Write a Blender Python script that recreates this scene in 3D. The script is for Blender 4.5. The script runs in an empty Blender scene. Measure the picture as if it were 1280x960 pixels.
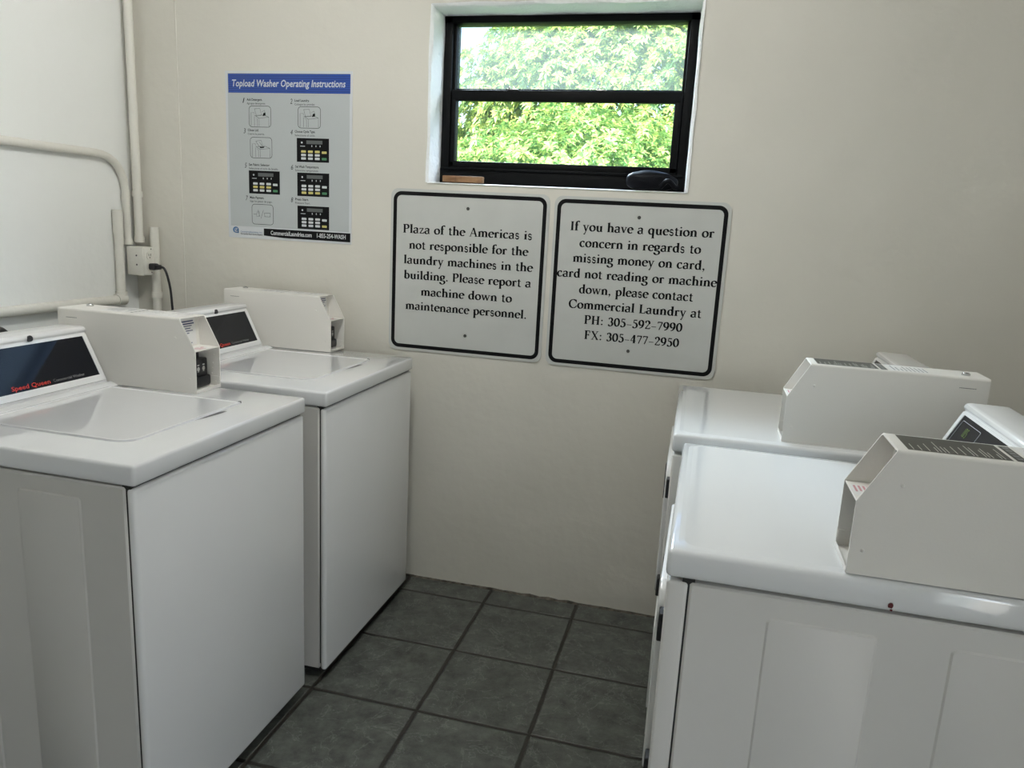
import bpy, bmesh, math, random
from mathutils import Vector, Matrix, noise
random.seed(7)
S = bpy.context.scene
COL = S.collection
PI = math.pi

# ------------------------------------------------------------------ camera
cam_d = bpy.data.cameras.new('camera'); cam = bpy.data.objects.new('camera', cam_d); COL.objects.link(cam)
cam_d.sensor_width = 36.0; cam_d.sensor_fit = 'HORIZONTAL'
cam_d.lens = 945.93 / 1280.0 * 36.0
cam_d.clip_start = 0.02; cam_d.clip_end = 200
CR = Vector((0.96649618, 0.25142989, 0.05165399)); CU = Vector((-0.10097685, 0.18742365, 0.97707525)); CF = Vector((-0.23598475, 0.94955536, -0.20653285))
m4 = Matrix((CR, CU, -CF)).transposed().to_4x4(); m4.translation = (0.50650, -2.66472, 1.41138)
cam.matrix_world = m4
S.camera = cam

# ------------------------------------------------------------------ world, sun, lamps, exposure
W = bpy.data.worlds.new('sky'); S.world = W; W.use_nodes = True
wn = W.node_tree.nodes; wl = W.node_tree.links
sky = wn.new('ShaderNodeTexSky'); sky.sky_type = 'NISHITA'; sky.sun_disc = False
sky.sun_elevation = math.radians(52); sky.sun_rotation = math.radians(200); sky.air_density = 1.0; sky.dust_density = 2.5
wl.new(sky.outputs[0], wn['Background'].inputs[0]); wn['Background'].inputs[1].default_value = 0.7

def lamp(name, kind, loc, energy, color=(1, 1, 1), rot=(0, 0, 0), **k):
    d = bpy.data.lights.new(name, kind); d.energy = energy; d.color = color
    for a, b in k.items(): setattr(d, a, b)
    o = bpy.data.objects.new(name, d); o.location = loc; o.rotation_euler = rot; COL.objects.link(o); return o
lamp('sun', 'SUN', (0, -6, 12), 18.0, (1.0, 0.95, 0.85), (math.radians(40), 0, math.radians(-12)), angle=0.01)
lamp('added_doorway_fill', 'AREA', (1.80, -3.15, 1.04), 15.0, (1.0, 0.975, 0.93), (math.radians(90), 0, math.radians(90)), shape='RECTANGLE', size=0.84, size_y=2.0)  # fill light, placed in an added doorway out of view
for sn_, sp_, se_ in (('sky_daylight', (-2.1, 2.7, 4.2), 640.0), ('sky_daylight', (4.1, 1.7, 3.7), 300.0)):
    sd_ = lamp(sn_, 'AREA', sp_, se_, (0.74, 0.87, 1.0), shape='RECTANGLE', size=2.0, size_y=1.4)
    sd_.rotation_euler = (Vector((0.0, 0.1, 1.88)) - sd_.location).to_track_quat('-Z', 'Y').to_euler()
S.view_settings.view_transform = 'Standard'; S.view_settings.look = 'None'
S.view_settings.exposure = 0.0; S.view_settings.gamma = 1.0; S.view_settings.use_curve_mapping = False

# ------------------------------------------------------------------ materials
def mat(name, rgb, rough=0.5, metal=0.0, spec=0.5, coat=0.0, bump=None, tint=None, emit=None):
    m = bpy.data.materials.new(name); m.use_nodes = True
    n = m.node_tree.nodes; l = m.node_tree.links; b = n['Principled BSDF']
    b.inputs['Base Color'].default_value = (*rgb, 1); b.inputs['Roughness'].default_value = rough
    b.inputs['Metallic'].default_value = metal; b.inputs['Specular IOR Level'].default_value = spec
    b.inputs['Coat Weight'].default_value = coat; b.inputs['Coat Roughness'].default_value = 0.04
    tc = n.new('ShaderNodeTexCoord')
    if tint:                                    # (scale, darker colour, amount)
        t = n.new('ShaderNodeTexNoise'); t.inputs['Scale'].default_value = tint[0]; t.inputs['Detail'].default_value = 5
        r = n.new('ShaderNodeValToRGB'); r.color_ramp.elements[0].position = 0.35; r.color_ramp.elements[1].position = 0.68
        r.color_ramp.elements[0].color = (*tint[1], 1); r.color_ramp.elements[1].color = (*rgb, 1)
        l.new(tc.outputs['Object'], t.inputs['Vector']); l.new(t.outputs['Fac'], r.inputs[0]); l.new(r.outputs[0], b.inputs['Base Color'])
    if bump:                                    # list of (scale, strength-distance)
        prev = None
        for sc, dist in bump:
            t = n.new('ShaderNodeTexNoise'); t.inputs['Scale'].default_value = sc; t.inputs['Detail'].default_value = 4
            l.new(tc.outputs['Object'], t.inputs['Vector'])
            bp = n.new('ShaderNodeBump'); bp.inputs['Strength'].default_value = 1.0; bp.inputs['Distance'].default_value = dist
            l.new(t.outputs['Fac'], bp.inputs['Height'])
            if prev: l.new(prev.outputs[0], bp.inputs['Normal'])
            prev = bp
        l.new(prev.outputs[0], b.inputs['Normal'])
    if emit:
        b.inputs['Emission Color'].default_value = (*emit[0], 1); b.inputs['Emission Strength'].default_value = emit[1]
    return m

M = {}
M['wall'] = mat('wall_paint', (0.735, 0.71, 0.64), 0.62, spec=0.3, bump=[(4, 0.010), (26, 0.0012), (130, 0.0002)], tint=(1.6, (0.70, 0.675, 0.605)))
M['wall_cool'] = mat('side_wall_paint', (0.90, 0.905, 0.88), 0.55, spec=0.35, bump=[(4, 0.008), (45, 0.0007)])
M['reveal'] = mat('reveal_paint', (0.92, 0.93, 0.93), 0.5, bump=[(14, 0.012), (60, 0.004)])
M['ceiling'] = mat('ceiling_paint', (0.76, 0.76, 0.74), 0.8)
M['wall_far'] = mat('grey_wall_paint', (0.64, 0.63, 0.60), 0.7)
M['pipe'] = mat('painted_pipe', (0.775, 0.755, 0.69), 0.45, bump=[(60, 0.002)])
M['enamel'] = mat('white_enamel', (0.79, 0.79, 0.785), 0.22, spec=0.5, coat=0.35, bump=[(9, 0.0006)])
M['deck'] = mat('white_gloss_enamel', (0.80, 0.81, 0.815), 0.10, spec=0.55, coat=0.7, bump=[(5, 0.0006)])
M['deck_washer'] = mat('washer_top_enamel', (0.74, 0.745, 0.75), 0.10, spec=0.55, coat=0.7, bump=[(5, 0.0006)])
M['cabinet_shaded'] = mat('shaded_cabinet_enamel', (0.585, 0.57, 0.535), 0.4, spec=0.35, bump=[(7, 0.001), (160, 0.00012)])  # washer cabinet enamel, darkened so its colour carries the shade on the sides
M['panelwhite'] = mat('cabinet_enamel', (0.70, 0.685, 0.655), 0.32, spec=0.45, bump=[(7, 0.001), (160, 0.00012)])
M['case'] = mat('cream_powder_coat', (0.79, 0.765, 0.715), 0.42, spec=0.4, bump=[(220, 0.00015)])
M['black_gloss'] = mat('black_glossy_panel', (0.004, 0.005, 0.009), 0.10, spec=0.32)
M['black'] = mat('black_plastic', (0.012, 0.012, 0.014), 0.4)
M['black_metal'] = mat('black_frame_paint', (0.004, 0.0045, 0.005), 0.55, spec=0.12, bump=[(40, 0.001)])
M['cloth_black'] = mat('black_soft_vinyl', (0.004, 0.0045, 0.007), 0.45, spec=0.12, bump=[(30, 0.0015)])
M['steel'] = mat('steel', (0.6, 0.6, 0.6), 0.25, metal=1.0)
M['screw'] = mat('screw_metal', (0.10, 0.10, 0.095), 0.5, metal=0.6)
M['signwhite'] = mat('sign_white', (0.60, 0.61, 0.585), 0.33, spec=0.45, tint=(9, (0.575, 0.585, 0.56)))
M['ink'] = mat('black_ink', (0.006, 0.006, 0.007), 0.6, spec=0.15)
M['paper'] = mat('poster_paper', (0.50, 0.53, 0.535), 0.35, spec=0.4)
M['paperwhite'] = mat('poster_white', (0.66, 0.68, 0.70), 0.4)
M['blue'] = mat('poster_blue', (0.012, 0.048, 0.26), 0.35)
M['blue_line'] = mat('poster_blue_line', (0.03, 0.10, 0.42), 0.35)
M['logo'] = mat('logo_blue', (0.03, 0.14, 0.34), 0.4)
M['grey'] = mat('grey_print', (0.10, 0.11, 0.11), 0.4)
M['key_white'] = mat('key_white', (0.62, 0.65, 0.66), 0.4)
M['key_yellow'] = mat('key_yellow', (0.62, 0.55, 0.18), 0.4)
M['key_green'] = mat('key_green', (0.06, 0.22, 0.10), 0.4)
M['red'] = mat('red_print', (0.62, 0.035, 0.02), 0.4)
M['rust'] = mat('dark_red_stain', (0.10, 0.008, 0.010), 0.6)
M['sticker_dark'] = mat('dark_olive_sticker', (0.045, 0.045, 0.036), 0.45)
M['sticker_light'] = mat('white_sticker', (0.80, 0.79, 0.77), 0.45)
M['print_white'] = mat('white_print', (0.62, 0.62, 0.58), 0.5)
M['print_grey'] = mat('grey_small_print', (0.22, 0.22, 0.22), 0.5)
M['print_blue'] = mat('navy_small_print', (0.05, 0.06, 0.16), 0.5)
M['print_pink'] = mat('pink_small_print', (0.62, 0.30, 0.32), 0.5)
M['led'] = mat('green_led_digits', (0.05, 0.09, 0.02), 0.4, emit=((0.35, 0.55, 0.08), 0.22))
M['outline'] = mat('pale_outline', (0.42, 0.45, 0.48), 0.4)
M['grip'] = mat('recess_grey', (0.10, 0.10, 0.10), 0.5)
M['shadowgap'] = mat('gap_shade_black', (0.015, 0.015, 0.015), 0.7)  # near-black fill that paints the shade inside gaps and under the washers
M['wood'] = mat('brown_wood', (0.30, 0.17, 0.08), 0.55, tint=(30, (0.20, 0.10, 0.045)))
M['socket'] = mat('ivory_socket', (0.78, 0.76, 0.70), 0.4)
M['bark'] = mat('bark', (0.10, 0.07, 0.045), 0.9, bump=[(20, 0.02)])
M['lawn'] = mat('lawn', (0.06, 0.14, 0.03), 0.9)
M['diffuser'] = mat('lamp_diffuser', (0.9, 0.9, 0.88), 0.5, emit=((1, 1, 0.965), 66.0))

def floor_mat():
    m = bpy.data.materials.new('slate_tile'); m.use_nodes = True
    n = m.node_tree.nodes; l = m.node_tree.links; b = n['Principled BSDF']
    def N(t, **k):
        o = n.new(t)
        for a, v in k.items(): setattr(o, a, v)
        return o
    def mth(op, a, bb=None):
        o = N('ShaderNodeMath', operation=op)
        for i, v in enumerate((a, bb)):
            if v is None: continue
            if isinstance(v, (int, float)): o.inputs[i].default_value = v
            else: l.new(v, o.inputs[i])
        return o.outputs[0]
    s = 0.3404
    tc = N('ShaderNodeTexCoord'); sep = N('ShaderNodeSeparateXYZ'); l.new(tc.outputs['Object'], sep.inputs[0])
    wob = N('ShaderNodeTexNoise'); wob.inputs['Scale'].default_value = 22; l.new(tc.outputs['Object'], wob.inputs['Vector'])
    wb = mth('MULTIPLY', mth('SUBTRACT', wob.outputs['Fac'], 0.5), 0.012)
    u = mth('DIVIDE', mth('ADD', sep.outputs[0], 0.1919 + 10 * s), s); v = mth('DIVIDE', mth('ADD', sep.outputs[1], 0.1234 + 20 * s), s)
    fu = mth('FRACT', mth('ADD', u, wb)); fv = mth('FRACT', mth('ADD', v, wb))
    eu = mth('MINIMUM', fu, mth('SUBTRACT', 1.0, fu)); ev = mth('MINIMUM', fv, mth('SUBTRACT', 1.0, fv))
    e = mth('MINIMUM', eu, ev)
    mr = N('ShaderNodeMapRange'); mr.inputs['From Min'].default_value = 0.011; mr.inputs['From Max'].default_value = 0.024
    l.new(e, mr.inputs['Value']); tile = mr.outputs[0]
    # a separate pattern on each tile
    cid = N('ShaderNodeCombineXYZ'); l.new(mth('FLOOR', u), cid.inputs[0]); l.new(mth('FLOOR', v), cid.inputs[1])
    wn_ = N('ShaderNodeTexWhiteNoise'); l.new(cid.outputs[0], wn_.inputs['Vector'])
    off = N('ShaderNodeVectorMath', operation='SCALE'); l.new(wn_.outputs['Color'], off.inputs[0]); off.inputs['Scale'].default_value = 9
    vec = N('ShaderNodeVectorMath', operation='ADD'); l.new(tc.outputs['Object'], vec.inputs[0]); l.new(off.outputs[0], vec.inputs[1])
    n1 = N('ShaderNodeTexNoise'); n1.inputs['Scale'].default_value = 17; n1.inputs['Detail'].default_value = 10; n1.inputs['Roughness'].default_value = 0.74; l.new(vec.outputs[0], n1.inputs['Vector'])
    n2 = N('ShaderNodeTexNoise'); n2.inputs['Scale'].default_value = 9; n2.inputs['Detail'].default_value = 8; n2.inputs['Roughness'].default_value = 0.6; n2.inputs['Distortion'].default_value = 0.6; l.new(vec.outputs[0], n2.inputs['Vector'])
    vein = mth('ABSOLUTE', mth('SUBTRACT', n2.outputs['Fac'], 0.5))
    vr = N('ShaderNodeMapRange'); vr.inputs['From Min'].default_value = 0.0; vr.inputs['From Max'].default_value = 0.012; vr.inputs['To Min'].default_value = 1; vr.inputs['To Max'].default_value = 0
    l.new(vein, vr.inputs['Value'])
    ramp = N('ShaderNodeValToRGB'); ramp.color_ramp.elements[0].position = 0.3; ramp.color_ramp.elements[1].position = 0.72
    ramp.color_ramp.elements[0].color = (0.030, 0.033, 0.028, 1); ramp.color_ramp.elements[1].color = (0.128, 0.136, 0.120, 1); l.new(n1.outputs['Fac'], ramp.inputs[0])
    mx = N('ShaderNodeMix', data_type='RGBA'); mx.inputs[7].default_value = (0.24, 0.25, 0.23, 1)
    l.new(mth('MULTIPLY', mth('MULTIPLY', vr.outputs[0], n1.outputs['Fac']), 0.8), mx.inputs[0]); l.new(ramp.outputs[0], mx.inputs[6])
    gm = N('ShaderNodeMix', data_type='RGBA'); gm.inputs[6].default_value = (0.020, 0.017, 0.013, 1); l.new(tile, gm.inputs[0]); l.new(mx.outputs[2], gm.inputs[7])
    l.new(gm.outputs[2], b.inputs['Base Color'])
    b.inputs['Roughness'].default_value = 0.42; b.inputs['Specular IOR Level'].default_value = 0.4
    h = mth('ADD', mth('MULTIPLY', tile, 1.0), mth('MULTIPLY', n1.outputs['Fac'], 0.7))
    bp = N('ShaderNodeBump'); bp.inputs['Distance'].default_value = 0.004; bp.inputs['Strength'].default_value = 0.8; l.new(h, bp.inputs['Height']); l.new(bp.outputs[0], b.inputs['Normal'])
    return m
M['tile'] = floor_mat()

def glass_mat(name, film):
    m = bpy.data.materials.new(name); m.use_nodes = True
    n = m.node_tree.nodes; l = m.node_tree.links; n.remove(n['Principled BSDF'])
    tr = n.new('ShaderNodeBsdfTransparent'); tr.inputs[0].default_value = (0.97, 0.99, 0.98, 1)
    gl = n.new('ShaderNodeBsdfGlossy'); gl.inputs['Roughness'].default_value = 0.02
    lw = n.new('ShaderNodeLayerWeight'); lw.inputs[0].default_value = 0.5
    pw = n.new('ShaderNodeMath'); pw.operation = 'POWER'; l.new(lw.outputs['Facing'], pw.inputs[0]); pw.inputs[1].default_value = 5.0
    fr = n.new('ShaderNodeMath'); fr.operation = 'MULTIPLY_ADD'; l.new(pw.outputs[0], fr.inputs[0]); fr.inputs[1].default_value = 0.9; fr.inputs[2].default_value = 0.04
    a = n.new('ShaderNodeMixShader'); l.new(fr.outputs[0], a.inputs[0]); l.new(tr.outputs[0], a.inputs[1]); l.new(gl.outputs[0], a.inputs[2])
    ds = n.new('ShaderNodeBsdfTranslucent'); ds.inputs[0].default_value = (0.92, 1.0, 0.93, 1)
    b = n.new('ShaderNodeMixShader'); b.inputs[0].default_value = film; l.new(a.outputs[0], b.inputs[1]); l.new(ds.outputs[0], b.inputs[2])
    l.new(b.outputs[0], n['Material Output'].inputs[0]); return m
M['glass_hazy'] = glass_mat('hazy_window_glass', 0.07)
M['glass'] = glass_mat('window_glass', 0.006)

def leaf_mat(name, dark, light, yellow):
    m = bpy.data.materials.new(name); m.use_nodes = True
    n = m.node_tree.nodes; l = m.node_tree.links; b = n['Principled BSDF']
    g = n.new('ShaderNodeNewGeometry'); r = n.new('ShaderNodeValToRGB')
    e = r.color_ramp.elements; e[0].color = (*dark, 1); e[1].color = (*yellow, 1)
    x = e.new(0.55); x.color = (*light, 1)
    l.new(g.outputs['Random Per Island'], r.inputs[0]); l.new(r.outputs[0], b.inputs['Base Color'])
    b.inputs['Roughness'].default_value = 0.32; b.inputs['Specular IOR Level'].default_value = 0.5
    t = n.new('ShaderNodeBsdfTranslucent'); l.new(r.outputs[0], t.inputs[0])
    mx = n.new('ShaderNodeMixShader'); mx.inputs[0].default_value = 0.35
    l.new(b.outputs[0], mx.inputs[1]); l.new(t.outputs[0], mx.inputs[2]); l.new(mx.outputs[0], n['Material Output'].inputs[0]); return m
M['leaf_near'] = leaf_mat('near_leaves', (0.08, 0.22, 0.06), (0.26, 0.46, 0.13), (0.55, 0.62, 0.20))
M['leaf_far'] = leaf_mat('far_leaves', (0.10, 0.25, 0.11), (0.33, 0.48, 0.13), (0.54, 0.58, 0.15))

# ------------------------------------------------------------------ mesh helpers
class MB:
    def __init__(s): s.v = []; s.f = []; s.mi = []
    def add(s, vs, fs, mi=0):
        o = len(s.v); s.v += [tuple(p) for p in vs]; s.f += [tuple(i + o for i in f) for f in fs]; s.mi += [mi] * len(fs); return s
    def bm(s, bm, mi=0, M4=None):
        bm.verts.index_update()
        vs = [(M4 @ v.co) if M4 else v.co for v in bm.verts]
        s.add(vs, [[v.index for v in f.verts] for f in bm.faces], mi); bm.free(); return s
    def box(s, x0, x1, y0, y1, z0, z1, bev=0.0, seg=2, mi=0, M4=None, axis=None):
        b = bmesh.new(); bmesh.ops.create_cube(b, size=1)
        for v in b.verts:
            v.co = Vector(((x0 + x1) / 2 + v.co.x * (x1 - x0), (y0 + y1) / 2 + v.co.y * (y1 - y0), (z0 + z1) / 2 + v.co.z * (z1 - z0)))
        if bev > 0:
            es = b.edges[:]
            if axis is not None: es = [e for e in es if abs((e.verts[0].co - e.verts[1].co).normalized()[axis]) > 0.9]
            bmesh.ops.bevel(b, geom=es, offset=bev, segments=seg, profile=0.5, affect='EDGES')
        return s.bm(b, mi, M4)
    def prism(s, prof, axis, a0, a1, bev=0.0, seg=2, mi=0):
        """2-D profile pushed along an axis; prof in the two other axes, in order"""
        b = bmesh.new()
        def P(u, v, a): return {0: (a, u, v), 1: (u, a, v), 2: (u, v, a)}[axis]
        lo = [b.verts.new(P(u, v, a0)) for u, v in prof]; hi = [b.verts.new(P(u, v, a1)) for u, v in prof]
        n = len(prof)
        b.faces.new(lo); b.faces.new(hi[::-1])
        for i in range(n): b.faces.new((lo[i], hi[i], hi[(i + 1) % n], lo[(i + 1) % n]))
        bmesh.ops.recalc_face_normals(b, faces=b.faces[:])
        if bev > 0:
            es = [e for e in b.edges if e.calc_face_angle(0) > 0.6]
            bmesh.ops.bevel(b, geom=es, offset=bev, segments=seg, profile=0.5, affect='EDGES')
        return s.bm(b, mi)
    def cyl(s, p0, p1, r, n=16, r1=None, mi=0):
        return s.tube([p0, p1], [r, r if r1 is None else r1], n, mi)
    def tube(s, pts, r, n=12, mi=0, cap=True):
        pts = [Vector(p) for p in pts]; k = len(pts); rs = r if isinstance(r, (list, tuple)) else [r] * k
        vs = []; up = None
        for i, p in enumerate(pts):
            t = (pts[min(i + 1, k - 1)] - pts[max(i - 1, 0)]).normalized()
            if up is None:
                up = Vector((0, 0, 1)) if abs(t.z) < 0.9 else Vector((1, 0, 0))
            a = t.cross(up).normalized(); b = a.cross(t).normalized(); up = b
            for j in range(n):
                q = 2 * PI * j / n; vs.append(p + (a * math.cos(q) + b * math.sin(q)) * rs[i])
        fs = [(i * n + j, i * n + (j + 1) % n, (i + 1) * n + (j + 1) % n, (i + 1) * n + j) for i in range(k - 1) for j in range(n)]
        if cap: fs += [tuple(range(n))[::-1], tuple((k - 1) * n + j for j in range(n))]
        return s.add(vs, fs, mi)
    def build(s, name, mats, parent=None, smooth=True, ang=0.62):
        me = bpy.data.meshes.new(name); me.from_pydata(s.v, [], s.f); me.update()
        mats = mats if isinstance(mats, (list, tuple)) else [mats]
        for m in mats: me.materials.append(m)
        for p, i in zip(me.polygons, s.mi): p.material_index = i
        b = bmesh.new(); b.from_mesh(me); bmesh.ops.recalc_face_normals(b, faces=b.faces[:])
        if smooth:
            for f in b.faces: f.smooth = True
            for e in b.edges: e.smooth = e.calc_face_angle(PI) < ang
        b.to_mesh(me); b.free()
        o = bpy.data.objects.new(name, me); COL.objects.link(o)
        if parent: o.parent = parent
        return o

def rrect(u0, u1, v0, v1, r, n=6, far=None):
    out = []; R = r; q = r if far is None else far
    for cu, cv, a in ((u1 - q, v1 - q, 0), (u0 + q, v1 - q, 90), (u0 + R, v0 + R, 180), (u1 - R, v0 + R, 270)):
        r = q if a < 180 else R
        for i in range(n + 1):
            t = math.radians(a + 90 * i / n); out.append((cu + r * math.cos(t), cv + r * math.sin(t)))
    return out
def ring(mb, outer, inner, f, mi=0):
    n = len(outer); mb.add([f(*p) for p in outer] + [f(*p) for p in inner], [(i, (i + 1) % n, n + (i + 1) % n, n + i) for i in range(n)], mi)
def flat(mb, pts, f, mi=0): mb.add([f(*p) for p in pts], [tuple(range(len(pts)))], mi)
def quad(mb, u0, u1, v0, v1, f, mi=0): flat(mb, [(u0, v0), (u1, v0), (u1, v1), (u0, v1)], f, mi)

def tag(o, label=None, cat=None, group=None, kind=None):
    if label: o['label'] = label
    if cat: o['category'] = cat
    if group: o['group'] = group
    if kind: o['kind'] = kind
    return o
def thing(name, label, cat, loc=(0, 0, 0), rz=0, group=None):
    o = bpy.data.objects.new(name, None); o.empty_display_size = 0.05; COL.objects.link(o)
    o.location = loc; o.rotation_euler = (0, 0, rz); return tag(o, label, cat, group)
def copy_tree(o, parent=None):
    c = o.copy(); COL.objects.link(c)
    if parent: c.parent = parent
    for ch in list(o.children): copy_tree(ch, c)
    return c

# sans lettering from the built-in typeface, as flat mesh data
def sans(text, x0, x1, y, f, mb, mi=0, h=None, shear=0.0, bold=0.0):
    """fit text between x0 and x1 (baseline y); h = cap height, else proportional"""
    cu = bpy.data.curves.new('t', 'FONT'); cu.body = text; cu.size = 1.0; cu.shear = shear; cu.offset = bold; cu.resolution_u = 2
    o = bpy.data.objects.new('t', cu); COL.objects.link(o)
    dg = bpy.context.evaluated_depsgraph_get(); me = bpy.data.meshes.new_from_object(o.evaluated_get(dg))
    xs = [v.co.x for v in me.vertices]; a, b = min(xs), max(xs); k = (x1 - x0) / (b - a); ky = k if h is None else h / 0.69
    mb.add([f(x0 + (v.co.x - a) * k, y + v.co.y * ky) for v in me.vertices], [tuple(p.vertices) for p in me.polygons], mi)
    bpy.data.objects.remove(o); bpy.data.curves.remove(cu); bpy.data.meshes.remove(me)

# ------------------------------------------------------------------ serif lettering, drawn stroke by stroke with a broad pen
XH = 0.66
TH, TN = 0.195, 0.082
def _arc(cx, cy, rx, ry, a0, a1, n=14):
    return [(cx + rx * math.cos(math.radians(a0 + (a1 - a0) * i / n)), cy + ry * math.sin(math.radians(a0 + (a1 - a0) * i / n))) for i in range(n + 1)]
def _q(p, c, q, n=8):
    return [((1 - t) ** 2 * p[0] + 2 * t * (1 - t) * c[0] + t * t * q[0], (1 - t) ** 2 * p[1] + 2 * t * (1 - t) * c[1] + t * t * q[1]) for t in [i / n for i in range(n + 1)]]
V = lambda x, a, b, w=TH: ('w', [(x, a), (x, b)], w)
T = lambda x0, y0, x1, y1, w=TN: ('w', [(x0, y0), (x1, y1)], w)
A = lambda *a: ('p', _arc(*a))
Sf = lambda x, y, r=0.15: ('w', [(x - r, y), (x + r, y)], 0.055)
Fl = lambda x, y: ('poly', [(x - 0.17, y - 0.07), (x + TH / 2, y + 0.03), (x + TH / 2, y - 0.12), (x - TH / 2, y - 0.12)])
D = lambda x, y, r=0.085: ('poly', _arc(x, y, r, r, 0, 330, 11))
LOW, BASE = 0.02, 0.028
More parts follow.
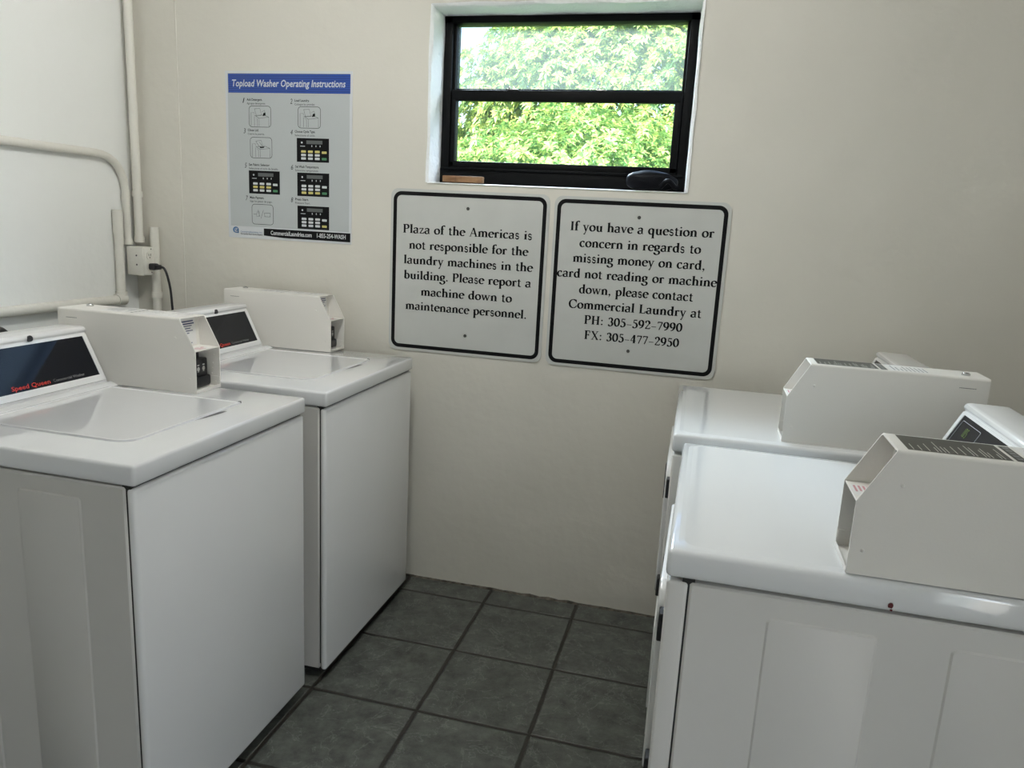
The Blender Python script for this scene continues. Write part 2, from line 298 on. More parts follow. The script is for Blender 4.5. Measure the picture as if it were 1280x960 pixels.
G = {
 'a': (0.54, [A(.24, .47, .17, .17, 150, 0), V(.41, .06, .48, .14), A(.23, .18, .17, .165, 60, 320), T(.30, .335, .42, .39), D(.10, .53, .06), T(.40, .05, .53, .03, .08)]),
 'b': (0.60, [V(.14, 0.02, 1.04), Fl(.14, 1.04), A(.31, .33, .21, .31, -175, 175)]),
 'c': (0.50, [A(.28, .33, .22, .31, 50, 318), D(.41, .53, .07)]),
 'd': (0.63, [A(.29, .33, .21, .31, 5, 355), V(.47, 0.02, 1.04), Fl(.47, 1.04), T(.45, BASE, .60, BASE)]),
 'e': (0.52, [A(.28, .33, .22, .31, 8, 318), T(.08, .37, .48, .37, .055)]),
 'f': (0.37, [V(.16, 0, .84), A(.32, .82, .16, .22, 180, 50), D(.42, .97, .06), T(.02, .63, .34, .63), Sf(.17, BASE, .17)]),
 'g': (0.55, [A(.25, .43, .18, .21, 0, 360), T(.40, .55, .53, .62, .08), ('p', _q((.14, .25), (.02, .1), (.18, .06))), ('p', _q((.16, .06), (.52, .06), (.48, -.16))), A(.25, -.17, .22, .19, 5, -190)]),
 'h': (0.64, [V(.14, 0, 1.04), Fl(.14, 1.04), A(.32, .42, .17, .22, 170, 0), V(.49, 0, .44), Sf(.14, BASE), Sf(.49, BASE)]),
 'i': (0.30, [V(.15, 0, .62), Fl(.15, .64), Sf(.15, BASE), D(.14, .90)]),
 'l': (0.30, [V(.15, 0, 1.04), Fl(.15, 1.04), Sf(.15, BASE)]),
 'm': (0.96, [V(.14, 0, .62), Fl(.14, .64), A(.31, .42, .165, .22, 170, 0), V(.475, 0, .44), A(.645, .42, .165, .22, 170, 0), V(.81, 0, .44), Sf(.14, BASE), Sf(.475, BASE, .14), Sf(.81, BASE)]),
 'n': (0.64, [V(.14, 0, .62), Fl(.14, .64), A(.32, .42, .17, .22, 170, 0), V(.49, 0, .44), Sf(.14, BASE), Sf(.49, BASE)]),
 'o': (0.58, [A(.29, .33, .23, .31, 0, 360)]),
 'p': (0.62, [V(.14, -.38, .62), Fl(.14, .64), A(.32, .33, .21, .31, -170, 170), Sf(.14, -.38)]),
 'q': (0.62, [A(.29, .33, .21, .31, 10, 350), V(.47, -.38, .63), Sf(.47, -.38)]),
 'r': (0.45, [V(.14, 0, .62), Fl(.14, .64), A(.32, .42, .17, .2, 170, 70), D(.38, .57, .08), Sf(.15, BASE, .16)]),
 's': (0.43, [('s', _arc(.21, .485, .135, .145, 45, 240, 12) + _arc(.21, .175, .15, .155, 62, -150, 14)), D(.33, .55, .05), D(.07, .13, .05)]),
 't': (0.38, [V(.16, .14, .84, .14), A(.29, .15, .13, .13, 180, 310), T(.03, .63, .34, .63), T(.05, .66, .20, .84, .05)]),
 'u': (0.64, [V(.14, .2, .62), Fl(.14, .64), A(.31, .2, .17, .18, 180, 345), V(.48, .03, .62), Fl(.48, .64), T(.46, BASE, .61, BASE)]),
 'v': (0.56, [('w', [(.09, .64), (.29, .02)], .15), T(.27, .02, .48, .64), Sf(.10, .635, .13), Sf(.47, .635, .11)]),
 'w': (0.86, [('w', [(.08, .64), (.25, .02)], .14), T(.24, .02, .41, .60), ('w', [(.41, .62), (.59, .02)], .14), T(.58, .02, .77, .64), Sf(.09, .635, .12), Sf(.42, .635, .12), Sf(.77, .635, .10)]),
 'y': (0.56, [('w', [(.09, .64), (.29, .04)], .15), T(.48, .64, .18, -.34), Sf(.10, .635, .13), Sf(.47, .635, .11), D(.15, -.33, .075)]),
 'z': (0.50, [T(.06, .62, .44, .62), ('w', [(.40, .62), (.09, .03)], .11), T(.05, .04, .46, .04), T(.06, .48, .08, .62), T(.44, .04, .47, .20)]),
 'P': (0.66, [V(.17, 0, 1), T(.03, .975, .36, .975), A(.36, .735, .21, .24, 90, -90), T(.17, .495, .36, .495), Sf(.17, BASE, .16)]),
 'A': (0.80, [T(.10, 0, .39, 1, .07), ('w', [(.39, 1), (.68, 0)], .165), T(.20, .34, .56, .34), Sf(.10, BASE, .11), Sf(.68, BASE, .15)]),
 'I': (0.38, [V(.19, 0, 1), Sf(.19, BASE, .16), Sf(.19, .972, .16)]),
 'C': (0.80, [A(.44, .5, .37, .48, 42, 318), T(.72, .66, .72, .98), T(.72, .18, .75, .32)]),
 'L': (0.64, [V(.18, 0, 1), Sf(.18, .972, .16), T(.03, BASE, .56, BASE), T(.56, .02, .60, .26)]),
 'H': (0.86, [V(.18, 0, 1), V(.67, 0, 1), T(.18, .52, .67, .52), Sf(.18, BASE, .16), Sf(.18, .972, .16), Sf(.67, BASE, .16), Sf(.67, .972, .16)]),
 'F': (0.64, [V(.18, 0, 1), T(.03, .972, .54, .972), T(.54, .75, .55, 1), T(.18, .52, .44, .52), T(.45, .42, .45, .62), Sf(.18, BASE, .16)]),
 'X': (0.78, [('w', [(.12, .98), (.66, .02)], .165), T(.64, .98, .12, .02, .07), Sf(.14, BASE, .13), Sf(.65, BASE, .14), Sf(.14, .972, .14), Sf(.63, .972, .12)]),
 '0': (0.58, [A(.29, .47, .22, .45, 0, 360)]),
 '2': (0.56, [A(.26, .68, .19, .25, 160, -20), ('w', [(.43, .62), (.08, .05)], .09), ('w', [(.05, .05), (.50, .05)], .11), D(.11, .72, .07), T(.50, .05, .53, .2)]),
 '3': (0.54, [A(.24, .70, .17, .22, 150, -80), A(.23, .25, .22, .25, 85, -140), D(.10, .78, .06), D(.08, .12, .07)]),
 '4': (0.58, [V(.38, 0, .95), T(.36, .95, .05, .28), T(.05, .27, .54, .27, .08), Sf(.38, BASE, .14)]),
 '5': (0.54, [T(.13, .55, .16, .92), ('w', [(.15, .89), (.46, .89)], .12), A(.23, .29, .22, .29, 112, -140), D(.08, .12, .07)]),
 '7': (0.54, [('w', [(.06, .87), (.50, .87)], .12), ('w', [(.48, .88), (.20, 0)], .10), T(.07, .72, .07, .9)]),
 '9': (0.56, [A(.27, .63, .20, .29, 0, 360), ('p', _q((.47, .62), (.46, .1), (.12, .02)))]),
 '.': (0.24, [D(.12, .075, .09)]), ',': (0.28, [D(.13, .085, .095), ('poly', [(.225, .09), (.20, -.06), (.07, -.23), (.04, -.20), (.13, -.06), (.12, .0)])]),
 ':': (0.32, [D(.15, .09, .09), D(.15, .54, .09)]), '-': (0.54, [('w', [(.04, .30), (.50, .30)], .07)]), ' ': (0.33, []),
}
def ribbon(mb, pts, wf, f):
    n = len(pts); L = []; R = []
    for i in range(n):
        a = pts[max(i - 1, 0)]; b = pts[min(i + 1, n - 1)]; dx, dy = b[0] - a[0], b[1] - a[1]; d = math.hypot(dx, dy) or 1
        w = wf(dx / d, dy / d) / 2; nx, ny = -dy / d * w, dx / d * w
        L.append((pts[i][0] + nx, pts[i][1] + ny)); R.append((pts[i][0] - nx, pts[i][1] - ny))
    mb.add([f(*p) for p in L + R], [(i, i + 1, n + i + 1, n + i) for i in range(n - 1)])
def serif(text, x0, x1, base, cap, f, mb):
    TRK = 0.05; adv = sum(G[c][0] + TRK for c in text) - 0.1 - TRK; k = (x1 - x0) / adv; x = -0.03
    nib = math.radians(16)
    def pen(dx, dy): return TN + (TH - TN) * abs(math.sin(math.atan2(dy, dx) - nib)) ** 1.2
    for c in text:
        w, els = G[c]
        ff = lambda u, v, x=x: f(x0 + (x + u) * k, base + v * cap)
        for e in els:
            if e[0] == 'w': ribbon(mb, e[1], lambda dx, dy: e[2], ff)
            elif e[0] == 'p': ribbon(mb, e[1], pen, ff)
            elif e[0] == 's': ribbon(mb, e[1], lambda dx, dy: 0.06 + 0.11 * abs(dx) * (1 if dy < 0.5 else 0.6), ff)
            else: mb.add([ff(*p) for p in e[1]], [tuple(range(len(e[1])))])
        x += w + TRK

# ================================================================== the room
XL, XR, YB, YF, ZC = -1.773, 1.62, 0.0, -4.0, 2.56
WX0, WX1, WZ0, WZ1, WD = -0.512, 0.409, 1.543, 2.141, 0.12

def struct(o): return tag(o, kind='structure')
mb = MB(); mb.box(XL - .2, XR + .2, YF - .2, YB + .2, -0.1, 0)
struct(mb.build('floor', M['tile'], smooth=False))
mb = MB(); mb.box(XL - .2, XR + .2, YF - .2, YB + .2, ZC, ZC + .2)
struct(mb.build('ceiling', M['ceiling'], smooth=False))
mb = MB()                                        # the window wall, opening with splayed reveals
for (x0, x1, z0, z1) in ((XL - .2, WX0, 0, ZC), (WX1, XR + .2, 0, ZC), (WX0, WX1, 0, WZ0), (WX0, WX1, WZ1, ZC)):
    mb.box(x0, x1, 0, 0.2, z0, z1)
struct(mb.build('wall_back', M['wall'], smooth=False))
mb = MB(); mb.box(XL - .2, XL, YF, 0, 0, ZC); struct(mb.build('wall_left', M['wall_cool'], smooth=False))
DY0, DY1, DZ = -3.59, -2.71, 2.06               # unseen doorway, added in the right wall to carry the fill light
mb = MB(); mb.box(XR, XR + .2, DY1, 0, 0, ZC); mb.box(XR, XR + .2, YF, DY0, 0, ZC); mb.box(XR, XR + .2, DY0, DY1, DZ, ZC); struct(mb.build('wall_right', M['wall_far'], smooth=False))
mb = MB(); mb.box(XR - .012, XR + .21, DY0 - .04, DY0 + .02, 0, DZ + .02, .003, 1); mb.box(XR - .012, XR + .21, DY1 - .02, DY1 + .04, 0, DZ + .02, .003, 1); mb.box(XR - .012, XR + .21, DY0 - .04, DY1 + .04, DZ - .02, DZ + .04, .003, 1)
struct(mb.build('added_doorway', M['reveal']))
mb = MB(); mb.box(XL - .2, XR + .2, YF - .2, YF, 0, ZC); struct(mb.build('wall_front', M['wall_far'], smooth=False))
# white plastered lining of the window opening
mb = MB(); n = 18
def wob(a, b): return noise.noise(Vector((a * 9, b * 9, 3.1))) * 0.004
def lining(p0, p1, inx, inz, k_=1.0):
    vs = []; fs = []
    for i in range(n + 1):
        t = i / n; x = p0[0] + (p1[0] - p0[0]) * t; z = p0[1] + (p1[1] - p0[1]) * t
        for k, (yy, q) in enumerate(((-0.004, -0.004), (0.0, 0.004), (0.004, 0.006), (0.06, 0.010), (0.135, 0.014))):
            w = (wob(x + k, z) + q) * k_
            vs.append((x + inx * w, yy, z + inz * w))
    for i in range(n):
        for k in range(4):
            a = i * 5 + k; fs.append((a, a + 5, a + 6, a + 1))
    mb.add(vs, fs)
lining((WX0, WZ0), (WX0, WZ1), 1, 0); lining((WX1, WZ0), (WX1, WZ1), -1, 0); lining((WX0, WZ1), (WX1, WZ1), 0, -1); lining((WX0, WZ0), (WX1, WZ0), 0, 1, .35)
struct(mb.build('trim_1', M['reveal']))
# rough line where the wall plaster meets the floor tiles
mb = MB(); n = 90; vs = []; fs = []
for i in range(n + 1):
    x = XL + (XR - XL) * i / n; h = 0.001 + 0.009 * abs(noise.noise(Vector((x * 14, 0, 0)))); d = 0.004 + 0.006 * abs(noise.noise(Vector((x * 17, 5, 0))))
    vs += [(x, 0.001, h + 0.002), (x, -d, h), (x, -d - 0.006, 0.0)]
for i in range(n):
    for k in range(2): fs.append((i * 3 + k, i * 3 + k + 1, i * 3 + k + 4, i * 3 + k + 3))
mb.add(vs, fs); struct(mb.build('baseboard_back', mat('grimy_joint', (0.16, 0.14, 0.11), 0.85, tint=(40, (0.03, 0.026, 0.02)))))
# faint vertical plaster seam beside the left corner
mb = MB(); vs = []; fs = []
for i in range(41):
    z = 0.2 + 2.3 * i / 40; x = -1.545 + 0.003 * noise.noise(Vector((0, 0, z * 5)))
    vs += [(x - 0.004, 0.0005, z), (x, -0.0018, z), (x + 0.004, 0.0005, z)]
for i in range(40):
    for k in range(2): fs.append((i * 3 + k, i * 3 + k + 1, i * 3 + k + 4, i * 3 + k + 3))
mb.add(vs, fs); struct(mb.build('trim_2', M['wall']))

# window
win = bpy.data.objects.new('window_1', None); win.location = (-0.05, 0.12, WZ0); COL.objects.link(win); struct(win)
def wpart(name, m, f, parent=win, smooth=True):
    mb = MB(); f(mb); o = mb.build(name, m, parent, smooth)
    if parent is win:
        o.matrix_parent_inverse = Matrix.Translation((0.05, -0.12, -WZ0))
    return o
fx0, fx1, fz0, fz1 = -0.500, 0.396, 1.547, 2.128
def frame_f(mb):
    mb.box(fx0, -0.468, .100, .165, fz0, fz1, .003); mb.box(0.366, fx1, .100, .165, fz0, fz1, .003)
    mb.box(fx0, fx1, .100, .165, 2.104, fz1, .003); mb.box(fx0, fx1, .095, .165, fz0, 1.604, .003)
    mb.box(-0.468, -0.457, .115, .165, 1.60, 2.104, .002); mb.box(0.356, 0.366, .115, .165, 1.6, 2.104, .002)
    mb.box(fx0 + .01, fx1 - .01, .088, .1, 1.598, 1.606, .002)
wpart('frame', M['black_metal'], frame_f)
def upper_f(mb):
    mb.box(-0.457, 0.356, .128, .150, 1.862, 1.888, .002)
us = wpart('sash', M['black_metal'], upper_f)
def pane_u(mb): mb.box(-0.457, 0.356, .137, .141, 1.885, 2.110)
o = wpart('pane', M['glass_hazy'], pane_u); o['label'] = 'hazy upper window pane'
def lower_f(mb):
    mb.box(-0.466, 0.364, .104, .126, 1.842, 1.880, .003); mb.box(-0.466, 0.364, .104, .126, 1.604, 1.630, .003)
    mb.box(-0.466, -0.449, .104, .126, 1.61, 1.85, .003); mb.box(0.338, 0.364, .104, .126, 1.61, 1.85, .003)
wpart('sash', M['black_metal'], lower_f)
def pane_l(mb): mb.box(-0.452, 0.342, .113, .117, 1.625, 1.848)
o = wpart('pane', M['glass'], pane_l); o['label'] = 'clear lower window pane'
for lx in (-0.235, 0.085):
    def latch(mb):
        mb.box(lx - .022, lx + .016, .106, .124, 1.880, 1.885, .0015); mb.box(lx - .018, lx - .012, .108, .120, 1.884, 1.893, .001)
    wpart('latch', M['steel'], latch)

# ================================================================== washers
WW, WDP = 0.651, 0.711
ZS, ZT = 0.8700, 0.9145
def head_profile(b, dz=0.0):          # x, z of the sloped control housing; b = back plane
    return [(b, ZT), (b, 1.064 + dz), (b + .008, 1.071 + dz), (b + .084, 1.072 + dz), (b + .092, 1.070 + dz), (b + .0965, 1.065 + dz), (b + .096, 1.059 + dz), (b + .092, 1.056 + dz), (b + .0935, 1.052 + dz), (b + .158, 0.922), (b + .159, ZT)]
def control_head(root, y0, y1, D, words, fwd=0.0, dz=0.0):
    b = -D / 2 + fwd
    hp = MB(); hp.prism(head_profile(b, dz), 1, y0, y1, bev=.002, seg=1); head = hp.build('control_housing', M['enamel'], root)
    # sloped face frame: along = from top edge down the slope
    p0 = Vector((b + .0935, 0, 1.052 + dz)); p1 = Vector((b + .158, 0, 0.922)); sl = (p1 - p0); L = sl.length; sd = sl.normalized(); nn = Vector((-sd.z, 0, sd.x))
    if nn.x < 0: nn = -nn
    def F(h):
        return lambda u, v: p0 + sd * (L - v) + Vector((0, u, 0)) + nn * h          # u along y, v up the slope from its foot
    fr = MB(); o_ = [(y0 + .004, .006), (y1 - .004, .006), (y1 - .004, L - .0005), (y0 + .004, L - .0005)]; i_ = [(y0 + .020, .024), (y1 - .018, .024), (y1 - .018, L - .006), (y0 + .020, L - .006)]
    ring(fr, o_, i_, F(.003)); ring(fr, i_, i_, F(.003))
    ii = [F(.003)(*p) for p in i_] + [F(0)(*p) for p in i_]; fr.add(ii, [(k, (k + 1) % 4, 4 + (k + 1) % 4, 4 + k) for k in range(4)])
    oo = [F(.003)(*p) for p in o_] + [F(0)(*p) for p in o_]; fr.add(oo, [(k, (k + 1) % 4, 4 + (k + 1) % 4, 4 + k) for k in range(4)])
    fr.build('panel_frame', M['enamel'], head, smooth=False)
    pn = MB(); quad(pn, y0 + .020, y1 - .018, .024, L - .006, F(.0012)); panel = pn.build('control_panel', M['black_gloss'], root, smooth=False); panel['label'] = 'glossy black control panel'
    f = F(.0018)
    # display and key pad
    dsp = MB(); yl = y0 + .032
    ring(dsp, rrect(yl, yl + .115, .040, L - .016, .005, 3), rrect(yl + .0012, yl + .1138, .0412, L - .0172, .0045, 3), f); dsp.build('outline', M['outline'], panel, smooth=False)
    dg = MB()
    def digit(x, z, segs, s=.010):
        w, h, t = s * .6, s, s * .16
        R = {'a': (0, w, 2 * h - t, 2 * h), 'g': (0, w, h - t / 2, h + t / 2), 'd': (0, w, 0, t), 'f': (0, t, h, 2 * h), 'b': (w - t, w, h, 2 * h), 'e': (0, t, 0, h), 'c': (w - t, w, 0, h)}
        for k in segs: a = R[k]; quad(dg, x + a[0], x + a[1], z + a[2], z + a[3], f)
    for i, sg in enumerate(('bc', 'abcdef', 'afgcd')): digit(yl + .036 + i * .010, L - .046, sg)
    dg.build('digits', M['led'], panel, smooth=False)
    kp = MB()
    for r in range(2):
        for c in range(4): flat(kp, rrect(yl + .012 + c * .025, yl + .030 + c * .025, .046 + r * .014, .055 + r * .014, .003, 2), f)
    kp.build('keypad', M['key_white'], panel, smooth=False)
    if words:
        t1 = MB(); sans('Speed Queen', y1 - .292, y1 - .178, .030, f, t1, h=.011, shear=.15, bold=.012); t1.build('red_lettering', M['red'], panel, smooth=False)
        t2 = MB(); sans('Commercial Washer', y1 - .168, y1 - .066, .031, f, t2, h=.0075, shear=.0); t2.build('grey_lettering', M['print_grey'], panel, smooth=False)
    hk = MB(); yc = (y0 + y1) / 2 + .09
    if words:
        hk.cyl((b + .088, yc, 1.060 + dz), (b + .0985, yc, 1.0625 + dz), .0078, 20); k = hk.build('lock_plug', M['black'], root); k['label'] = 'round black plug in the top lip'
    seam = MB(); seam.box(b + .157, b + .163, y0 + .004, y1 - .002, ZT - .001, ZT + .0035, 0.0008, 1); seam.build('housing_foot_shade', M['shadowgap'], head)  # dark strip painting the shade in the gap at the housing foot
    tr = MB(); tr.prism([(b + .162, ZT - .002), (b + .162, ZT + .008), (b + .172, ZT + .007), (b + .192, ZT - .001)], 1, y0, y1 + .02, bev=.001, seg=1); tr.build('hinge_strip', M['deck'], root)
    return head

def side_pads(mb, sy, ds, z0, z1, D, Wd, zt2=None):
    for (a, c) in ds:
        x0, x1 = D / 2 - c, D / 2 - a; y = sy * Wd / 2
        b = bmesh.new(); o_ = rrect(x0, x1, z0, z1, .010, 5); i_ = rrect(x0 + .0045, x1 - .0045, z0 + .0045, z1 - .0045, .007, 5); n = len(o_)
        vs = [(u, y - sy * .001, v) for u, v in o_] + [(u, y + sy * .0026, v) for u, v in i_]
        mb.add(vs, [(k, (k + 1) % n, n + (k + 1) % n, n + k) for k in range(n)] + [tuple(range(n, 2 * n))]); b.free()

def make_washer(label):
    D, Wd = WDP, WW
    r = thing('washing_machine', label, 'washing machine', group='top-load washers along the left wall')
    c = MB(); c.box(-D / 2, D / 2 - .022, -Wd / 2, Wd / 2, .032, ZS - .004, .004, 1)
    side_pads(c, -1, [(.126, .285), (.385, .544)], .10, .832, D, Wd); side_pads(c, 1, [(.126, .285), (.385, .544)], .10, .832, D, Wd)
    c.build('cabinet', M['cabinet_shaded'], r)
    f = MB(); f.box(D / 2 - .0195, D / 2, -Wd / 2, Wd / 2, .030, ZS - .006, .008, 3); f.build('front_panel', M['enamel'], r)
    s = MB(); s.box(D / 2 - .030, D / 2 - .010, -Wd / 2 + .004, Wd / 2 - .004, .05, ZS + .006, 0); s.build('seam_shade', M['shadowgap'], r)  # dark slab painting the shade in the panel seams
    d = MB(); d.box(-D / 2, D / 2 + .004, -Wd / 2 - .003, Wd / 2 + .003, ZS, ZT, .0075, 3); deck = d.build('top_deck', M['deck_washer'], r)
    # lid with a raised rounded rim, hinged under the control housing
    lx0, lx1, ly0, ly1 = -D / 2 + .192, D / 2 - .106, -Wd / 2 + .112, Wd / 2 - .128
    l_ = MB(); o_ = rrect(lx0, lx1, ly0, ly1, .045, 7, .010); i1 = rrect(lx0 + .002, lx1 - .002, ly0 + .002, ly1 - .002, .043, 7, .009); i2 = rrect(lx0 + .006, lx1 - .006, ly0 + .006, ly1 - .006, .039, 7, .006); i3 = rrect(lx0 + .010, lx1 - .010, ly0 + .010, ly1 - .010, .035, 7, .004); n = len(o_)
    lv = [(o_, ZT - .001), (i1, ZT + .004), (i2, ZT + .0045), (i3, ZT + .0022)]
    vs = [(u, v, z) for P, z in lv for u, v in P]; fs = [(k * n + i, k * n + (i + 1) % n, (k + 1) * n + (i + 1) % n, (k + 1) * n + i) for k in range(3) for i in range(n)] + [tuple(range(3 * n, 4 * n))]
    l_.add(vs, fs); lid = l_.build('lid', M['deck_washer'], r, ang=0.25)
    g = MB(); yc = (ly0 + ly1) / 2 + .06
    pts = [(lx1 + .003, yc - .055), (lx1 + .010, yc - .02), (lx1 + .016, yc + .03), (lx1 + .017, yc + .055), (lx1 + .010, yc + .052), (lx1 + .003, yc + .04)]
    flat(g, pts, lambda u, v: (u, v, ZT + .0006)); g.build('finger_recess_shade', M['grip'], lid, smooth=False)  # flat dark patch painting the shade of the finger recess
    st = MB(); st.cyl((lx1 - .006, ly1 - .004, ZT), (lx1 - .006, ly1 - .004, ZT + .0055), .004, 10); st.build('rim_stop', M['grip'], lid)
    control_head(r, -Wd / 2 + .003, Wd / 2 - .100, D, True)
    for sx in (-1, 1):
        for sy in (-1, 1):
            ft = MB(); px, py = sx * (D / 2 - .06), sy * (Wd / 2 - .06); ft.cyl((px, py, 0), (px, py, .012), .026, 16); ft.cyl((px, py, .012), (px, py, .036), .010, 10)
            ft.build('foot', M['black'], r)
    kp = MB(); kp.box(-D / 2 + .02, D / 2 - .03, -Wd / 2 + .02, Wd / 2 - .02, .012, .034); kp.build('underside_shade', M['shadowgap'], r, smooth=False)  # dark slab painting the shade beneath the cabinet
    return r
w1 = make_washer('white top-load washer in front of the other one, red lettering on its black panel')
w1.location = (-0.537 - WDP / 2, -1.4845 + WW / 2, 0)
w2 = copy_tree(w1); w2['label'] = 'white top-load washer standing against the back wall below the instruction poster'
w2.location = (-0.514 - WDP / 2, -0.752 + WW / 2, 0)

# ================================================================== dryers
DW, DD = 0.664, 0.711
DS, DT = 0.8600, 0.9092
def make_dryer(label):
    D, Wd = DD, DW
    r = thing('dryer', label, 'dryer', group='front-load dryers along the right side')
    c = MB(); c.box(-D / 2, D / 2 - .037, -Wd / 2, Wd / 2, .030, DS - .005, .004, 1)
    for sy in (-1, 1): side_pads(c, sy, [(.160, .327), (.428, .595)], .10, .818, D, Wd)
    c.build('cabinet', M['panelwhite'], r)
    f = MB(); f.box(D / 2 - .0345, D / 2, -Wd / 2, Wd / 2, .028, DS - .006, .006, 3); f.build('front_panel', M['panelwhite'], r)
    s = MB(); s.box(D / 2 - .045, D / 2 - .025, -Wd / 2 + .004, Wd / 2 - .004, .05, DS + .006, 0); s.build('seam_shade', M['shadowgap'], r)  # dark slab that paints the seam shade
    d = MB(); d.box(-D / 2, D / 2 + .003, -Wd / 2 - .002, Wd / 2 + .002, DS, DT, .009, 3)
    d.build('top_deck', M['deck'], r)
    d = MB()                                       # soft raised field on the top
    o_ = rrect(-D / 2 + .05, D / 2 - .012, -Wd / 2 + .012, Wd / 2 - .012, .03, 5); i_ = rrect(-D / 2 + .055, D / 2 - .022, -Wd / 2 + .022, Wd / 2 - .022, .022, 5); n = len(o_)
    d.add([(u, v, DT + .0001) for u, v in o_] + [(u, v, DT + .0016) for u, v in i_], [(k, (k + 1) % n, n + (k + 1) % n, n + k) for k in range(n)] + [tuple(range(n, 2 * n))])
    d.build('top_field', M['deck'], r, ang=0.12)
    # round-cornered door with two black hinges on the operator's right and a pull on the left
    dr = MB(); b = bmesh.new()
    dr.prism(rrect(-.225, .255, .415, .800, .05, 7), 0, D / 2 - .001, D / 2 + .0125, bev=.004, seg=2); door = dr.build('door', M['enamel'], r)
    b.free()
    for z in (.745, .462):
        h = MB(); h.box(D / 2 - .001, D / 2 + .0085, .262, .292, z - .026, z + .026, .002, 1); h.build('hinge', M['black'], r)
    hd = MB(); hd.box(D / 2 + .010, D / 2 + .020, -.205, -.180, .55, .67, .004, 2); hd.build('door_pull', M['black'], door)
    lp = MB(); lp.box(D / 2 - .001, D / 2 + .005, -.26, .26, .07, .33, .004, 2); lp.build('access_panel', M['enamel'], r)
    control_head(r, -Wd / 2 + .003, Wd / 2 - .113, D, False, .020, .004)
    for sx in (-1, 1):
        for sy in (-1, 1):
            ft = MB(); px, py = sx * (D / 2 - .06), sy * (Wd / 2 - .06); ft.cyl((px, py, 0), (px, py, .012), .024, 16); ft.cyl((px, py, .012), (px, py, .034), .010, 10)
            ft.build('foot', M['black'], r)
    return r
d1 = make_dryer('white dryer in the front right corner, dark red speck on its side edge')
d1.location = (0.4915 + DD / 2, -1.4825 + DW / 2, 0); d1.rotation_euler.z = PI
d2 = copy_tree(d1); d2['label'] = 'white dryer standing against the back wall behind the other dryer'
d2.location = (0.458 + DD / 2, -0.7394 + DW / 2, 0); d2.rotation_euler.z = PI + math.radians(1.0)
# dark red speck on the near dryer, in its own frame (turned half round)
mb = MB(); sy = DW / 2 + .0026
def sp(x, z, r, k=9): mb.add([(-(x - 0.4915 - DD / 2) + r * math.cos(2 * PI * i / k) * (.8 + .3 * random.random()), sy + .0006, z + r * math.sin(2 * PI * i / k) * (.8 + .5 * random.random())) for i in range(k)], [tuple(range(k))])
sp(.827, .872, .0046); sp(.8285, .8645, .0022)
mb.build('stain', M['rust'], d1, smooth=False)

